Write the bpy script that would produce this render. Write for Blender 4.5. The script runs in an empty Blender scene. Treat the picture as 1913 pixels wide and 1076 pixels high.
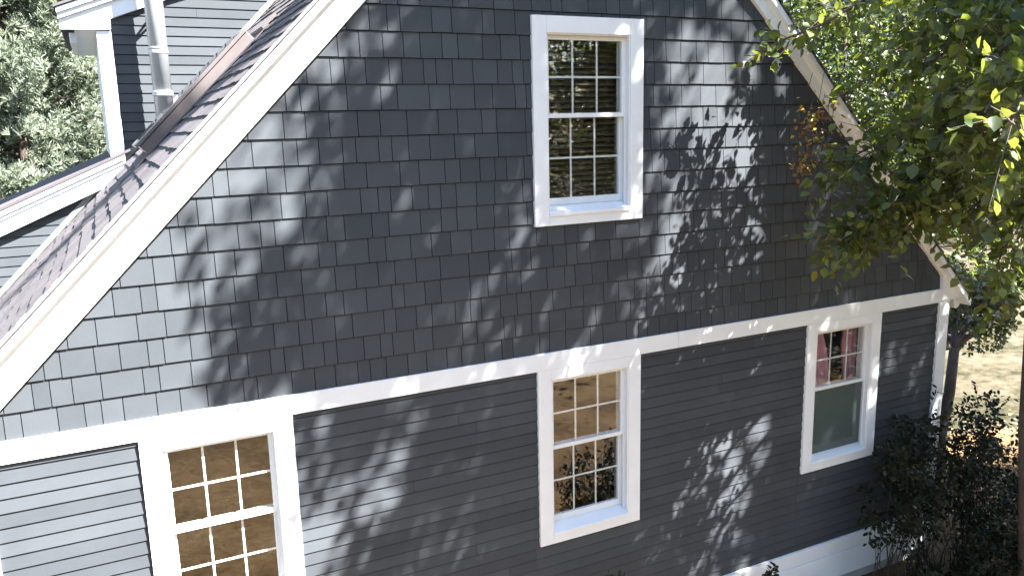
import bpy, math, random
import numpy as np
from math import radians, sin, cos, pi
from mathutils import Vector, Matrix

# ---------------------------------------------------------------- camera, sky, sun
scene = bpy.context.scene
COL = scene.collection
cam_data = bpy.data.cameras.new("camera")
cam_data.sensor_width = 36.0
cam_data.lens = 36.0 * 1522.1 / 1913.0
cam_data.clip_start = 0.05
cam_data.clip_end = 800
cam = bpy.data.objects.new("camera", cam_data)
COL.objects.link(cam)
CAM = Vector((-2.98595, -5.65361, 1.82166))
FW = Vector((0.43364317, 0.87973173, -0.19500176))
RT = Vector((0.89459519, -0.44624362, -0.0237925))
UP = Vector((0.10794931, 0.16413018, 0.98051427))
mw = Matrix.Identity(4)
for i in range(3):
    mw[i][0] = RT[i]; mw[i][1] = UP[i]; mw[i][2] = -FW[i]; mw[i][3] = CAM[i]
cam.matrix_world = mw
scene.camera = cam

SUN = Vector((0.95, -1.0, 1.65)).normalized()          # direction towards the sun
world = bpy.data.worlds.new("World")
scene.world = world
world.use_nodes = True
nt = world.node_tree
bg = nt.nodes["Background"]
sky = nt.nodes.new("ShaderNodeTexSky")
sky.sky_type = 'NISHITA'
sky.sun_disc = False
sky.sun_elevation = math.asin(SUN.z)
sky.sun_rotation = math.atan2(SUN.x, SUN.y)
nt.links.new(sky.outputs[0], bg.inputs[0])
bg.inputs[1].default_value = 0.05
sun_data = bpy.data.lights.new("sun", 'SUN')
sun_data.energy = 5.0
sun_data.angle = radians(0.5)
sun_data.color = (1.0, 0.972, 0.935)
sun = bpy.data.objects.new("sun", sun_data)
COL.objects.link(sun)
sun.rotation_euler = SUN.to_track_quat('Z', 'Y').to_euler()
sun.location = SUN * 60
scene.view_settings.view_transform = 'Standard'
scene.view_settings.look = 'None'
scene.view_settings.exposure = 3.52
scene.view_settings.gamma = 1
scene.cycles.max_bounces = 8
scene.cycles.transparent_max_bounces = 12

# ---------------------------------------------------------------- helpers
def tag(o, label=None, cat=None, group=None, kind=None):
    if label: o['label'] = label
    if cat: o['category'] = cat
    if group: o['group'] = group
    if kind: o['kind'] = kind
    return o

def empty(name, loc=(0, 0, 0)):
    o = bpy.data.objects.new(name, None)
    o.location = loc
    o.empty_display_size = 0.2
    COL.objects.link(o)
    return o

class MB:
    """collects faces, builds ONE mesh object (world coordinates; parent offset removed)"""
    def __init__(self):
        self.v = []; self.f = []; self.mi = []
    def add(self, vs, fs, m=0):
        b = len(self.v)
        self.v.extend([tuple(x) for x in vs])
        self.f.extend([tuple(b + i for i in f) for f in fs])
        self.mi.extend([m] * len(fs))
    def box(self, x0, x1, y0, y1, z0, z1, m=0):
        self.add([(x0,y0,z0),(x1,y0,z0),(x1,y1,z0),(x0,y1,z0),(x0,y0,z1),(x1,y0,z1),(x1,y1,z1),(x0,y1,z1)],
                 [(0,3,2,1),(4,5,6,7),(0,1,5,4),(1,2,6,5),(2,3,7,6),(3,0,4,7)], m)
    def prism(self, pts, y0, y1, m=0):
        """polygon of (x,z) points extruded from y0 (front) to y1"""
        n = len(pts)
        a = sum(pts[i][0]*pts[(i+1)%n][1]-pts[(i+1)%n][0]*pts[i][1] for i in range(n))
        if a < 0: pts = pts[::-1]
        vs = [(x, y0, z) for x, z in pts] + [(x, y1, z) for x, z in pts]
        fs = [tuple(range(n)), tuple(range(2*n-1, n-1, -1))]
        for i in range(n):
            j = (i+1) % n
            fs.append((i, i+n, j+n, j))
        self.add(vs, fs, m)
    def tube(self, pts, rad, sides=8, cap=True, m=0):
        pts = [Vector(p) for p in pts]
        if not hasattr(rad, '__len__'): rad = [rad]*len(pts)
        vs = []; fs = []
        prev = None
        for i, p in enumerate(pts):
            d = (pts[min(i+1, len(pts)-1)] - pts[max(i-1, 0)]).normalized()
            if prev is None:
                a = Vector((1, 0, 0)) if abs(d.x) < 0.8 else Vector((0, 1, 0))
                u = d.cross(a).normalized()
            else:
                u = (prev - d*prev.dot(d)).normalized()
            prev = u
            w = d.cross(u)
            for k in range(sides):
                t = 2*pi*k/sides
                vs.append(p + (u*cos(t) + w*sin(t))*rad[i])
        for i in range(len(pts)-1):
            for k in range(sides):
                a = i*sides+k; b = i*sides+(k+1) % sides
                fs.append((a, b, b+sides, a+sides))
        if cap:
            fs.append(tuple(range(sides-1, -1, -1)))
            fs.append(tuple((len(pts)-1)*sides+k for k in range(sides)))
        self.add(vs, fs, m)
    def build(self, name, mats, parent=None, smooth=False, bevel=0):
        me = bpy.data.meshes.new(name)
        off = Vector((0, 0, 0))
        p = parent
        while p is not None:
            off += p.location; p = p.parent
        me.from_pydata([(x-off.x, y-off.y, z-off.z) for x, y, z in self.v], [], self.f)
        if not isinstance(mats, (list, tuple)): mats = [mats]
        for m in mats: me.materials.append(m)
        if len(mats) > 1:
            me.polygons.foreach_set('material_index', self.mi)
        if smooth:
            me.polygons.foreach_set('use_smooth', [True]*len(me.polygons))
        me.update()
        o = bpy.data.objects.new(name, me)
        COL.objects.link(o)
        if parent is not None: o.parent = parent
        if bevel:
            b = o.modifiers.new('bevel', 'BEVEL'); b.width = bevel; b.segments = 2; b.limit_method = 'ANGLE'
        return o

def np_mesh(name, V, F, mat, parent=None, smooth=False):
    """V (n,3) verts in world coordinates, F (m,k) faces with the same k"""
    me = bpy.data.meshes.new(name)
    off = np.zeros(3)
    p = parent
    while p is not None:
        off += np.array(p.location); p = p.parent
    V = np.asarray(V, dtype=np.float32) - off.astype(np.float32)
    F = np.asarray(F, dtype=np.int32)
    k = F.shape[1]
    me.vertices.add(len(V)); me.vertices.foreach_set('co', V.ravel())
    me.loops.add(F.size); me.loops.foreach_set('vertex_index', F.ravel())
    me.polygons.add(len(F))
    me.polygons.foreach_set('loop_start', np.arange(0, F.size, k, dtype=np.int32))
    me.polygons.foreach_set('loop_total', np.full(len(F), k, dtype=np.int32))
    if smooth: me.polygons.foreach_set('use_smooth', np.ones(len(F), dtype=bool))
    me.materials.append(mat)
    me.update(calc_edges=True)
    o = bpy.data.objects.new(name, me)
    COL.objects.link(o)
    if parent is not None: o.parent = parent
    return o

def unit(a):
    return a / np.maximum(np.linalg.norm(a, axis=-1, keepdims=True), 1e-9)

LEAF_T = np.array([(0,0,0),(-.36,.28,.07),(-.30,.62,.06),(0,1.0,-.05),(.36,.28,.07),(.30,.62,.06),(0,.48,-.02)])
LEAF_F = np.array([(0,6,1),(6,2,1),(6,3,2),(0,4,6),(6,4,5),(6,5,3)])
OVAL_T = np.array([(0,0,0),(-.27,.35,.05),(-.22,.78,.03),(0,1.0,-.02),(.27,.35,.05),(.22,.78,.03),(0,.5,-.02)])
CARD_T = np.array([(0,0,0),(-.34,.5,.04),(0,1,0),(.34,.5,.04)])
CARD_F = np.array([(0,3,2,1)])
def leaves(name, P, D, N, S, mat, parent=None, T=LEAF_T, F=LEAF_F, smooth=True):
    """one mesh of many leaf blades. P base points, D blade directions, N rough normals, S lengths"""
    P = np.asarray(P); D = unit(np.asarray(D)); N = np.asarray(N)
    side = unit(np.cross(D, N)); N = np.cross(side, D)
    S = np.asarray(S)[:, None, None]
    V = P[:, None, :] + S*(T[None, :, 0:1]*side[:, None, :] + T[None, :, 1:2]*D[:, None, :] + T[None, :, 2:3]*N[:, None, :])
    n = len(P); k = len(T)
    FF = (F[None] + (np.arange(n)*k)[:, None, None]).reshape(-1, F.shape[1])
    return np_mesh(name, V.reshape(-1, 3), FF, mat, parent, smooth)

def rnd_unit(rng, n):
    return unit(rng.normal(size=(n, 3)))

# ---------------------------------------------------------------- materials
def new_mat(name):
    m = bpy.data.materials.new(name); m.use_nodes = True
    t = m.node_tree; b = t.nodes['Principled BSDF']
    return m, t, b
def nd(t, kind, **kw):
    n = t.nodes.new(kind)
    for k, v in kw.items():
        if k in n.inputs.keys(): n.inputs[k].default_value = v
        else: setattr(n, k, v)
    return n
def ramp(t, fac, stops):
    r = t.nodes.new('ShaderNodeValToRGB')
    els = r.color_ramp.elements
    while len(els) < len(stops): els.new(0.5)
    for e, (p, c) in zip(els, stops):
        e.position = p; e.color = (*c, 1)
    t.links.new(fac, r.inputs[0])
    return r.outputs[0]
def coords(t, scale=(1, 1, 1)):
    g = t.nodes.new('ShaderNodeNewGeometry')
    m = t.nodes.new('ShaderNodeMapping'); m.inputs['Scale'].default_value = scale
    t.links.new(g.outputs['Position'], m.inputs[0])
    return m.outputs[0], g
def noise(t, vec, scale, detail=4, rough=.6):
    n = nd(t, 'ShaderNodeTexNoise'); n.inputs['Scale'].default_value = scale
    n.inputs['Detail'].default_value = detail; n.inputs['Roughness'].default_value = rough
    t.links.new(vec, n.inputs['Vector'])
    return n.outputs['Fac']
def bump(t, h, strength, dist, b):
    n = t.nodes.new('ShaderNodeBump'); n.inputs['Strength'].default_value = strength; n.inputs['Distance'].default_value = dist
    t.links.new(h, n.inputs['Height']); t.links.new(n.outputs[0], b.inputs['Normal'])
def mixc(t, fac, a, b_):
    n = t.nodes.new('ShaderNodeMix'); n.data_type = 'RGBA'
    if isinstance(fac, float): n.inputs[0].default_value = fac
    else: t.links.new(fac, n.inputs[0])
    for s, v in ((6, a), (7, b_)):
        if isinstance(v, tuple): n.inputs[s].default_value = (*v, 1)
        else: t.links.new(v, n.inputs[s])
    return n.outputs[2]

def mat_siding(name, grain):
    m, t, b = new_mat(name)
    vec, g = coords(t, grain)
    f = noise(t, vec, 60, 5, .65)
    v2, _ = coords(t)
    f2 = noise(t, v2, 1.7, 5, .6)
    c = ramp(t, f2, [(.3, (.0435, .0485, .0545)), (.7, (.0535, .0592, .0665))])
    c2 = mixc(t, g.outputs['Random Per Island'], (.86, .86, .87), (1.12, 1.12, 1.11))
    mm = t.nodes.new('ShaderNodeMix'); mm.data_type = 'RGBA'; mm.blend_type = 'MULTIPLY'; mm.inputs[0].default_value = 1
    t.links.new(c, mm.inputs[6]); t.links.new(c2, mm.inputs[7])
    t.links.new(mm.outputs[2], b.inputs['Base Color'])
    b.inputs['Roughness'].default_value = .55
    b.inputs['Specular IOR Level'].default_value = .12
    bump(t, f, .35, .004, b)
    return m
M_shingle = mat_siding('grey_shingle_paint', (5, 1, .35))
M_clap = mat_siding('grey_clapboard_paint', (.25, 1, 5))

def mat_plain(name, col, rough=.5, var=.06, bs=.15, scale=8, metal=0):
    m, t, b = new_mat(name)
    vec, g = coords(t)
    f = noise(t, vec, scale, 6, .65)
    lo = tuple(max(0, c*(1-var)) for c in col); hi = tuple(min(1, c*(1+var)) for c in col)
    t.links.new(ramp(t, f, [(.3, lo), (.7, hi)]), b.inputs['Base Color'])
    b.inputs['Roughness'].default_value = rough; b.inputs['Metallic'].default_value = metal
    f3 = noise(t, vec, scale*12, 3, .6)
    bump(t, f3, bs, .003, b)
    return m
M_white = mat_plain('white_trim_paint', (.67, .69, .71), .42, .05, .12, 3)
M_vinyl = mat_plain('white_vinyl', (.64, .66, .68), .3, .03, .05, 5)
M_sheath = mat_plain('dark_joint', (.012, .013, .015), .8)
M_inside = mat_plain('interior_wall', (.35, .31, .26), .8)
M_floor = mat_plain('interior_floor', (.18, .11, .06), .5)
M_concrete = mat_plain('foundation_concrete', (.33, .33, .32), .9, .15, .5, 4)
M_metal = mat_plain('galvanised_metal', (.30, .32, .34), .42, .10, .10, 4, .35)
M_flash = mat_plain('flashing_metal', (.17, .175, .18), .45, .1, .1, 5, .3)
M_sky_metal = mat_plain('bronze_cladding', (.085, .072, .070), .45, .12, .15, 9)
M_black = mat_plain('black_rubber', (.015, .015, .016), .6)
M_bark = mat_plain('bark', (.075, .056, .045), .9, .35, 1.0, 9)
M_stem = mat_plain('shrub_stem', (.022, .018, .013), .8, .3, .6, 20)
M_pink = mat_plain('pink_curtain', (.52, .25, .33), .85, .15, .4, 12)
M_wood = mat_plain('blind_wood', (.11, .07, .042), .5, .2, .3, 20)

def mat_roof():
    m, t, b = new_mat('asphalt_shingle')
    vec, g = coords(t)
    f = noise(t, vec, 260, 3, .7)
    c = ramp(t, f, [(.3, (.032, .028, .031)), (.5, (.062, .055, .059)), (.75, (.115, .103, .108))])
    isl = ramp(t, g.outputs['Random Per Island'], [(0, (.72, .70, .70)), (.5, (1, 1, 1)), (1, (1.2, 1.15, 1.12))])
    mm = t.nodes.new('ShaderNodeMix'); mm.data_type = 'RGBA'; mm.blend_type = 'MULTIPLY'; mm.inputs[0].default_value = 1
    t.links.new(c, mm.inputs[6]); t.links.new(isl, mm.inputs[7])
    t.links.new(mm.outputs[2], b.inputs['Base Color'])
    b.inputs['Roughness'].default_value = .9
    bump(t, f, .7, .004, b)
    return m
M_roof = mat_roof()

def mat_glass(name, ior=1.75, tint=(1, 1, 1)):
    m, t, b = new_mat(name)
    t.nodes.remove(b)
    out = t.nodes['Material Output']
    tr = nd(t, 'ShaderNodeBsdfTransparent'); tr.inputs[0].default_value = (*tint, 1)
    gl = nd(t, 'ShaderNodeBsdfGlossy'); gl.inputs['Roughness'].default_value = .004
    fr = nd(t, 'ShaderNodeFresnel'); fr.inputs[0].default_value = ior
    mx = nd(t, 'ShaderNodeMixShader')
    geo = nd(t, 'ShaderNodeNewGeometry'); sb = nd(t, 'ShaderNodeMath'); sb.operation = 'SUBTRACT'; sb.inputs[0].default_value = 1
    ml = nd(t, 'ShaderNodeMath'); ml.operation = 'MULTIPLY'
    t.links.new(geo.outputs['Backfacing'], sb.inputs[1]); t.links.new(fr.outputs[0], ml.inputs[0]); t.links.new(sb.outputs[0], ml.inputs[1])
    t.links.new(ml.outputs[0], mx.inputs[0]); t.links.new(tr.outputs[0], mx.inputs[1]); t.links.new(gl.outputs[0], mx.inputs[2])
    # old glazing is never optically flat
    vec, g = coords(t)
    n = noise(t, vec, 3.0, 2, .5)
    bp = t.nodes.new('ShaderNodeBump'); bp.inputs['Strength'].default_value = .05; bp.inputs['Distance'].default_value = .02
    t.links.new(n, bp.inputs['Height']); t.links.new(bp.outputs[0], gl.inputs['Normal'])
    t.links.new(mx.outputs[0], out.inputs[0])
    return m
M_glass = mat_glass('window_glass', 2.1, (.95, .96, .95))

def mat_screen():
    m, t, b = new_mat('insect_screen')
    t.nodes.remove(b)
    out = t.nodes['Material Output']
    tr = nd(t, 'ShaderNodeBsdfTransparent')
    df = nd(t, 'ShaderNodeBsdfDiffuse'); df.inputs[0].default_value = (.10, .13, .12, 1)
    mx = nd(t, 'ShaderNodeMixShader'); mx.inputs[0].default_value = .55
    t.links.new(tr.outputs[0], mx.inputs[1]); t.links.new(df.outputs[0], mx.inputs[2])
    t.links.new(mx.outputs[0], out.inputs[0])
    return m
M_screen = mat_screen()

def mat_leaf(name, stops, trans=.3, rough=.45, tcol=(.35, .5, .05), spec=.4):
    m, t, b = new_mat(name)
    g = t.nodes.new('ShaderNodeNewGeometry')
    col = ramp(t, g.outputs['Random Per Island'], stops)
    t.links.new(col, b.inputs['Base Color'])
    b.inputs['Roughness'].default_value = rough
    b.inputs['Specular IOR Level'].default_value = spec
    tl = nd(t, 'ShaderNodeBsdfTranslucent')
    mm = t.nodes.new('ShaderNodeMix'); mm.data_type = 'RGBA'; mm.inputs[0].default_value = .5
    t.links.new(col, mm.inputs[6]); mm.inputs[7].default_value = (*tcol, 1)
    t.links.new(mm.outputs[2], tl.inputs[0])
    mx = nd(t, 'ShaderNodeMixShader'); mx.inputs[0].default_value = trans
    out = t.nodes['Material Output']
    t.links.new(b.outputs[0], mx.inputs[1]); t.links.new(tl.outputs[0], mx.inputs[2]); t.links.new(mx.outputs[0], out.inputs[0])
    return m
M_leaf = mat_leaf('poplar_leaf', [(0, (.018, .032, .009)), (.35, (.038, .058, .018)), (.7, (.080, .104, .030)), (.97, (.14, .165, .040)), (.993, (.19, .17, .02)), (1, (.22, .12, .02))], .38, .38, (.36, .42, .04))
M_leaf_top = mat_leaf('crown_leaf', [(0, (.015, .028, .008)), (1, (.035, .055, .015))], .10)
M_leaf_far = mat_leaf('far_leaf', [(0, (.010, .022, .006)), (.55, (.028, .048, .012)), (.9, (.07, .095, .02)), (1, (.15, .14, .035))], .3, .45, (.20, .27, .04))
M_leaf_red = mat_leaf('autumn_leaf', [(0, (.16, .03, .012)), (.5, (.25, .06, .015)), (.75, (.42, .26, .03)), (1, (.30, .30, .05))], .3)
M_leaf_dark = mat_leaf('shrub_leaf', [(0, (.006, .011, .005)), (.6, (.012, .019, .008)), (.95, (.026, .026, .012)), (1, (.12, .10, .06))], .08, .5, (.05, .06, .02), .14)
M_leaf_pale = mat_leaf('pale_leaf', [(0, (.05, .07, .025)), (.5, (.11, .14, .06)), (.8, (.22, .22, .16)), (1, (.38, .36, .34))], .2)
M_needle = mat_leaf('pine_needle', [(0, (.085, .105, .068)), (.5, (.145, .17, .13)), (.85, (.20, .225, .18)), (1, (.22, .23, .13))], .3, .5, (.24, .30, .17))

def mat_ground(name, stops, sc, bs=.6):
    m, t, b = new_mat(name)
    vec, g = coords(t)
    a = noise(t, vec, sc, 8, .72)
    c = noise(t, vec, sc*.12, 3, .5)
    mth = t.nodes.new('ShaderNodeMath'); mth.operation = 'MULTIPLY_ADD'; mth.inputs[1].default_value = .55
    t.links.new(a, mth.inputs[0])
    m2 = t.nodes.new('ShaderNodeMath'); m2.operation = 'MULTIPLY'; m2.inputs[1].default_value = .45
    t.links.new(c, m2.inputs[0]); t.links.new(m2.outputs[0], mth.inputs[2])
    t.links.new(ramp(t, mth.outputs[0], stops), b.inputs['Base Color'])
    b.inputs['Roughness'].default_value = .95
    b.inputs['Specular IOR Level'].default_value = .15
    bump(t, a, bs, .03, b)
    return m
M_lawn = mat_ground('dry_lawn', [(.39, (.014, .016, .007)), (.46, (.042, .036, .020)), (.53, (.066, .055, .036)), (.63, (.10, .086, .062))], 5)
M_dirt = mat_ground('leaf_litter', [(.36, (.042, .024, .011)), (.46, (.095, .059, .027)), (.54, (.135, .087, .041)), (.66, (.185, .13, .07))], 9, 1.0)
M_road = mat_ground('driveway_asphalt', [(.35, (.066, .067, .082)), (.65, (.088, .089, .106))], 12, .3)

# ================================================================ SETTING
def sheet(name, pts, z, mat, n=1):
    mb = MB(); mb.add([(x, y, z) for x, y in pts], [tuple(range(len(pts)))])
    o = mb.build(name, mat); tag(o, kind='structure'); return o
GZ = -3.12
# one lawn sheet with gentle swells, flat near the house
def lawn():
    n = 150
    u = np.linspace(-1, 1, n); g = np.sign(u)*np.abs(u)**2.2*300
    X, Y = np.meshgrid(g+5, g+2)
    r = np.hypot(X-2, Y+1)
    Z = GZ + np.clip((r-9)/25, 0, 1)*(.35*np.sin(X*.07+1)+.3*np.cos(Y*.09)) 
    V = np.stack([X, Y, Z], -1).reshape(-1, 3)
    idx = np.arange(n*n).reshape(n, n)
    F = np.stack([idx[:-1, :-1], idx[:-1, 1:], idx[1:, 1:], idx[1:, :-1]], -1).reshape(-1, 4)
    o = np_mesh('lawn', V, F, M_lawn, None, True); tag(o, kind='structure')
lawn()
rng = np.random.default_rng(5)
def blob(cx, cy, rx, ry, n=60, amp=.08, seed=1):
    r = np.random.default_rng(seed); ph = r.uniform(0, 6.28, 6)
    out = []
    for i in range(n):
        a = 2*pi*i/n
        k = 1 + amp*sum(sin((j+2)*a+ph[j])/(j+1) for j in range(6))
        out.append((cx+rx*k*cos(a), cy+ry*k*sin(a)))
    return out
sheet('bare_ground', blob(4.5, -9.9, 13, 13.0, 120, .04, 3), GZ+.004, M_dirt)
# driveway crossing the lawn beyond the corner
dn = [Vector((11.5, 2.0)), Vector((12.9, 3.9)), Vector((13.9, 5.3)), Vector((17.5, 12)), Vector((22, 22))]
df = [Vector((16.3, .5)), Vector((17.3, 3.6)), Vector((18.2, 6.0)), Vector((21.5, 11)), Vector((26, 21))]
dn = [Vector((18, -12)), Vector((12.6, -4))] + dn[:1] + dn[1:]; df = [Vector((22, -9)), Vector((17.5, -3.5))] + df
mb = MB(); vs = []
for a, b_ in zip(dn, df): vs += [(a.x, a.y, GZ+.03), (b_.x, b_.y, GZ+.03)]
mb.add(vs, [(2*i, 2*i+1, 2*i+3, 2*i+2) for i in range(len(dn)-1)])
tag(mb.build('driveway', M_road), kind='structure')

# ================================================================ HOUSE
house = empty('house', (0.5, 0, GZ))
tag(house, 'dark grey gabled house with white trim, shingled gable over clapboard and a set-back wing', 'house')
E178 = .178
LA, LB = 3.9701, 1.0175
RA, RB = 4.9165, -.9743
XR = (RA-LA)/(LB-RB)           # ridge x
def zl(x): return LA+LB*x
def zr(x): return RA+RB*x
XW0, XW1 = -3.97, 5.06

def clip(poly, a, b, c):
    """keep a*x+b*z<=c"""
    out = []
    n = len(poly)
    for i in range(n):
        p, q = poly[i], poly[(i+1) % n]
        dp, dq = a*p[0]+b*p[1]-c, a*q[0]+b*q[1]-c
        if dp <= 0: out.append(p)
        if dp*dq < 0:
            s = dp/(dp-dq); out.append((p[0]+s*(q[0]-p[0]), p[1]+s*(q[1]-p[1])))
    return out
def area(p):
    return abs(sum(p[i][0]*p[(i+1) % len(p)][1]-p[(i+1) % len(p)][0]*p[i][1] for i in range(len(p))))/2 if len(p) > 2 else 0
def minus_rect(poly, r):
    x0, x1, z0, z1 = r
    res = []
    for seq in ([(1, 0, x0)], [(-1, 0, -x1)], [(-1, 0, -x0), (1, 0, x1), (0, 1, z0)], [(-1, 0, -x0), (1, 0, x1), (0, -1, -z1)]):
        p = poly
        for s in seq:
            p = clip(p, *s) if len(p) > 2 else []
        if area(p) > 1e-5: res.append(p)
    return res

# windows: casing outlines (x0,x1,z0,z1) and clear openings
WINS = {
 'A': dict(x0=-2.972, x1=-1.972, z0=-1.693, z1=-.145),
 'B': dict(x0=0.0, x1=1.0146, z0=-1.693, z1=-.145),
 'C': dict(x0=2.9885, x1=4.0158, z0=-1.693, z1=-.145),
 'U': dict(x0=0.0007, x1=1.0164, z0=1.038, z1=2.631)}
for k, w in WINS.items():
    w['ox0'] = w['x0']+.124; w['ox1'] = w['x1']-.124
    w['oz0'] = w['z0']+.105; w['oz1'] = w['z1']-(.09 if k != 'U' else .125)
holes = [(w['ox0'], w['ox1'], w['oz0'], w['oz1']) for w in WINS.values()]

# --- core walls
def cut_holes(poly, hs):
    ps = [poly]
    for h in hs:
        nx = []
        for p in ps: nx += minus_rect(p, h)
        ps = nx
    return ps
core = MB()
for p in cut_holes([(XW0+.02, -2.75), (XW1-.02, -2.75), (XW1-.02, 0), (XW1-.02, zr(XW1)), (XR, zl(XR)), (XW0+.02, zl(XW0)), (XW0+.02, -.1)], holes):
    core.prism(p, 0, .14)
core.box(XW0+.02, XW0+.16, .14, 7.8, -2.75, -.1)
core.box(XW1-.16, XW1-.02, .14, 7.8, -2.75, -.05)
core.prism([(XW0+.02, -2.75), (XW1-.02, -2.75), (XW1-.02, -.06), (XR, 4.3), (XW0+.02, -.1)], 7.8, 7.94)
core.build('wall', M_sheath, house)
inn = MB()      # rooms
inn.box(XW0+.165, XW1-.165, .145, 7.79, -2.74, -2.60, 1)
inn.box(XW0+.165, XW1-.165, .145, 7.79, -.10, .02, 0)
inn.box(XW0+.165, XW1-.165, 4.0, 4.1, -2.6, -.1, 0)
inn.box(1.9, 2.0, .145, 4.0, -2.6, -.1, 0)
inn.box(-1.3, -1.2, .145, 4.0, -2.6, -.1, 0)
inn.box(-2.2, 3.2, 3.4, 3.5, .02, 2.0, 0)
inn.build('interior_partition', [M_inside, M_floor], house)

# --- individual shingles on the gable
rs = random.Random(11)
sh = MB()
uw = WINS['U']
urect = (uw['x0']+.04, uw['x1']-.04, uw['z0']+.04, uw['z1']-.04)
widths = [.095, .125, .125, .15, .165, .165, .195, .24]
ROFF = -.006
for k in range(0, 27):
    z0 = ROFF+E178*k
    if k == 0: z0 = -.02
    z1 = ROFF+E178*(k+1)+.006
    x = -4.2 + rs.uniform(0, .15)
    last = None
    while x < 5.1:
        w = rs.choice([q for q in widths if q != last]); last = w
        w *= rs.uniform(.97, 1.03)
        dz = rs.uniform(-.0015, .0015)
        a, b_ = x+.0028, x+w-.0028
        x += w
        poly = [(a, z0+dz), (b_, z0+dz), (b_, z1-.0115), (a, z1-.0115)]
        poly = clip(poly, -LB, 1, LA+.05); poly = clip(poly, -RB, 1, RA+.05) if len(poly) > 2 else []
        if len(poly) > 2: poly = clip(poly, 1, 0, 4.915)
        if area(poly) < 2e-5: continue
        for p in minus_rect(poly, urect):
            n = len(p)
            tw = rs.uniform(-.0007, .0007)
            def yy(z): return -(.008 + .012*max(0, 1-(z-z0)/(E178))) + tw
            ar = sum(p[i][0]*p[(i+1) % n][1]-p[(i+1) % n][0]*p[i][1] for i in range(n))
            if ar < 0: p = p[::-1]
            vs = [(px_, yy(pz), pz) for px_, pz in p] + [(px_, -.001, pz) for px_, pz in p]
            fs = [tuple(range(n)), tuple(range(2*n-1, n-1, -1))] + [(i, i+n, (i+1) % n+n, (i+1) % n) for i in range(n)]
            sh.add(vs, fs)
sh.build('shingle_siding', M_shingle, house)

# --- clapboards
jr = random.Random(44)
def clapboards(mb, x0, x1, ztop, zbot, y, expo=.0955, thick=.010, poly=None, gap=.0085):
    z = ztop
    first = True
    while z > zbot:
        zb = z - (expo*.38 if first else expo)
        first = False
        if poly is None: segs = [[(x0, zb), (x1, zb), (x1, z-gap), (x0, z-gap)]]
        else:
            p = [(x0, zb), (x1, zb), (x1, z-gap), (x0, z-gap)]
            for c in poly:
                p = clip(p, *c) if len(p) > 2 else []
            segs = [p] if area(p) > 1e-5 else []
        cut = []
        for p in segs:
            xs = min(q[0] for q in p) + jr.uniform(.8, 3.4); xe_ = max(q[0] for q in p)
            while xs < xe_-.3:
                a_ = clip(p, 1, 0, xs-.0012); p = clip(p, -1, 0, -(xs+.0012)); cut.append(a_); xs += jr.uniform(2.2, 3.6)
            cut.append(p)
        for p in [q for q in cut if len(q) > 2]:
            n = len(p)
            ar = sum(p[i][0]*p[(i+1) % n][1]-p[(i+1) % n][0]*p[i][1] for i in range(n))
            if ar < 0: p = p[::-1]
            def yy(q): return y-(.003+thick*(1-(q-zb)/expo))
            vs = [(a, yy(b), b) for a, b in p] + [(a, y-.001, b) for a, b in p]
            fs = [tuple(range(n)), tuple(range(2*n-1, n-1, -1))] + [(i, i+n, (i+1) % n+n, (i+1) % n) for i in range(n)]
            mb.add(vs, fs)
        z = zb
cl = MB()
for a, b_ in ((-3.85, -2.95), (-1.99, .02), (.995, 3.01), (3.995, 4.93)):
    clapboards(cl, a, b_, -.145, -2.56, -.002)
for w in (WINS['A'], WINS['B'], WINS['C']):
    clapboards(cl, w['x0']-.03, w['x1']+.03, -1.675, -2.56, -.0035)
cl.build('clapboard_siding', M_clap, house)

# --- white trim
YT = -.034
bb = MB()
for xa_, xb_ in ((XW0, -2.15), (-2.1482, 1.42), (1.4218, 4.9045)): bb.box(xa_, xb_, YT, -.0005, -.145, 0)
bb.build('belt_board', M_white, house, bevel=.0025)
for x0, x1, zt in ((XW0, -3.825, -.146), (4.906, 5.062, -.125)):
    c = MB(); c.box(x0, x1, YT-.002, .0, -2.5, zt); c.box(x0 if x0 < 0 else x1-.02, x0+.02 if x0 < 0 else x1, .0005, .12, -2.5, zt)
    c.build('corner_board', M_white, house, bevel=.003)
wt = MB()
wt.box(XW0, 5.07, -.040, -.001, -2.70, -2.545)
wt.box(XW0, 5.075, -.050, -.001, -2.98, -2.704)
wt.box(5.0705, 5.08, -.05, 7.9, -2.98, -2.545)
wt.build('skirt_board', M_white, house, bevel=.003)
fd = MB(); fd.box(XW0+.05, XW1-.03, .0, 7.9, GZ-.3, -2.75); fd.build('foundation', M_concrete, house)

# --- rakes (frieze board, fascia, stepped crown)
def band(a0, b0, a1, b1, xa, xb):
    return [(xa, a0+b0*xa), (xb, a0+b0*xb), (xb, a1+b1*xb), (xa, a1+b1*xa)]
rk = MB()
rk.prism(band(LA, LB, 4.185, 1.008, -4.25, XR-.001), -.052, -.0005)
rk.prism(band(4.185, 1.008, 4.235, 1.006, -4.28, XR-.001), -.083, -.0005)
rk.prism(band(4.235, 1.006, 4.287, 1.0035, -4.30, XR-.001), -.112, -.0005)
rk.build('rake_board', M_white, house, bevel=.003)
rk = MB()
rk.prism([(XR+.001, zr(XR)), (4.9046, zr(4.9046)), (4.9046, -.122), (5.205, -.122), (5.216, -.11), (XR+.001, 5.095-1.0*XR)], -.052, -.0005)
rk.prism([(XR+.001, 5.095-XR), (5.217, -.122), (5.252, -.102), (XR+.001, 5.145-1.0*XR)], -.083, -.0005)
rk.prism([(XR+.001, 5.145-XR), (5.2525, -.1075), (5.268, -.10), (XR+.001, 5.196-1.0*XR)], -.112, -.0005)
rk.build('rake_board', M_white, house, bevel=.003)

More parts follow.
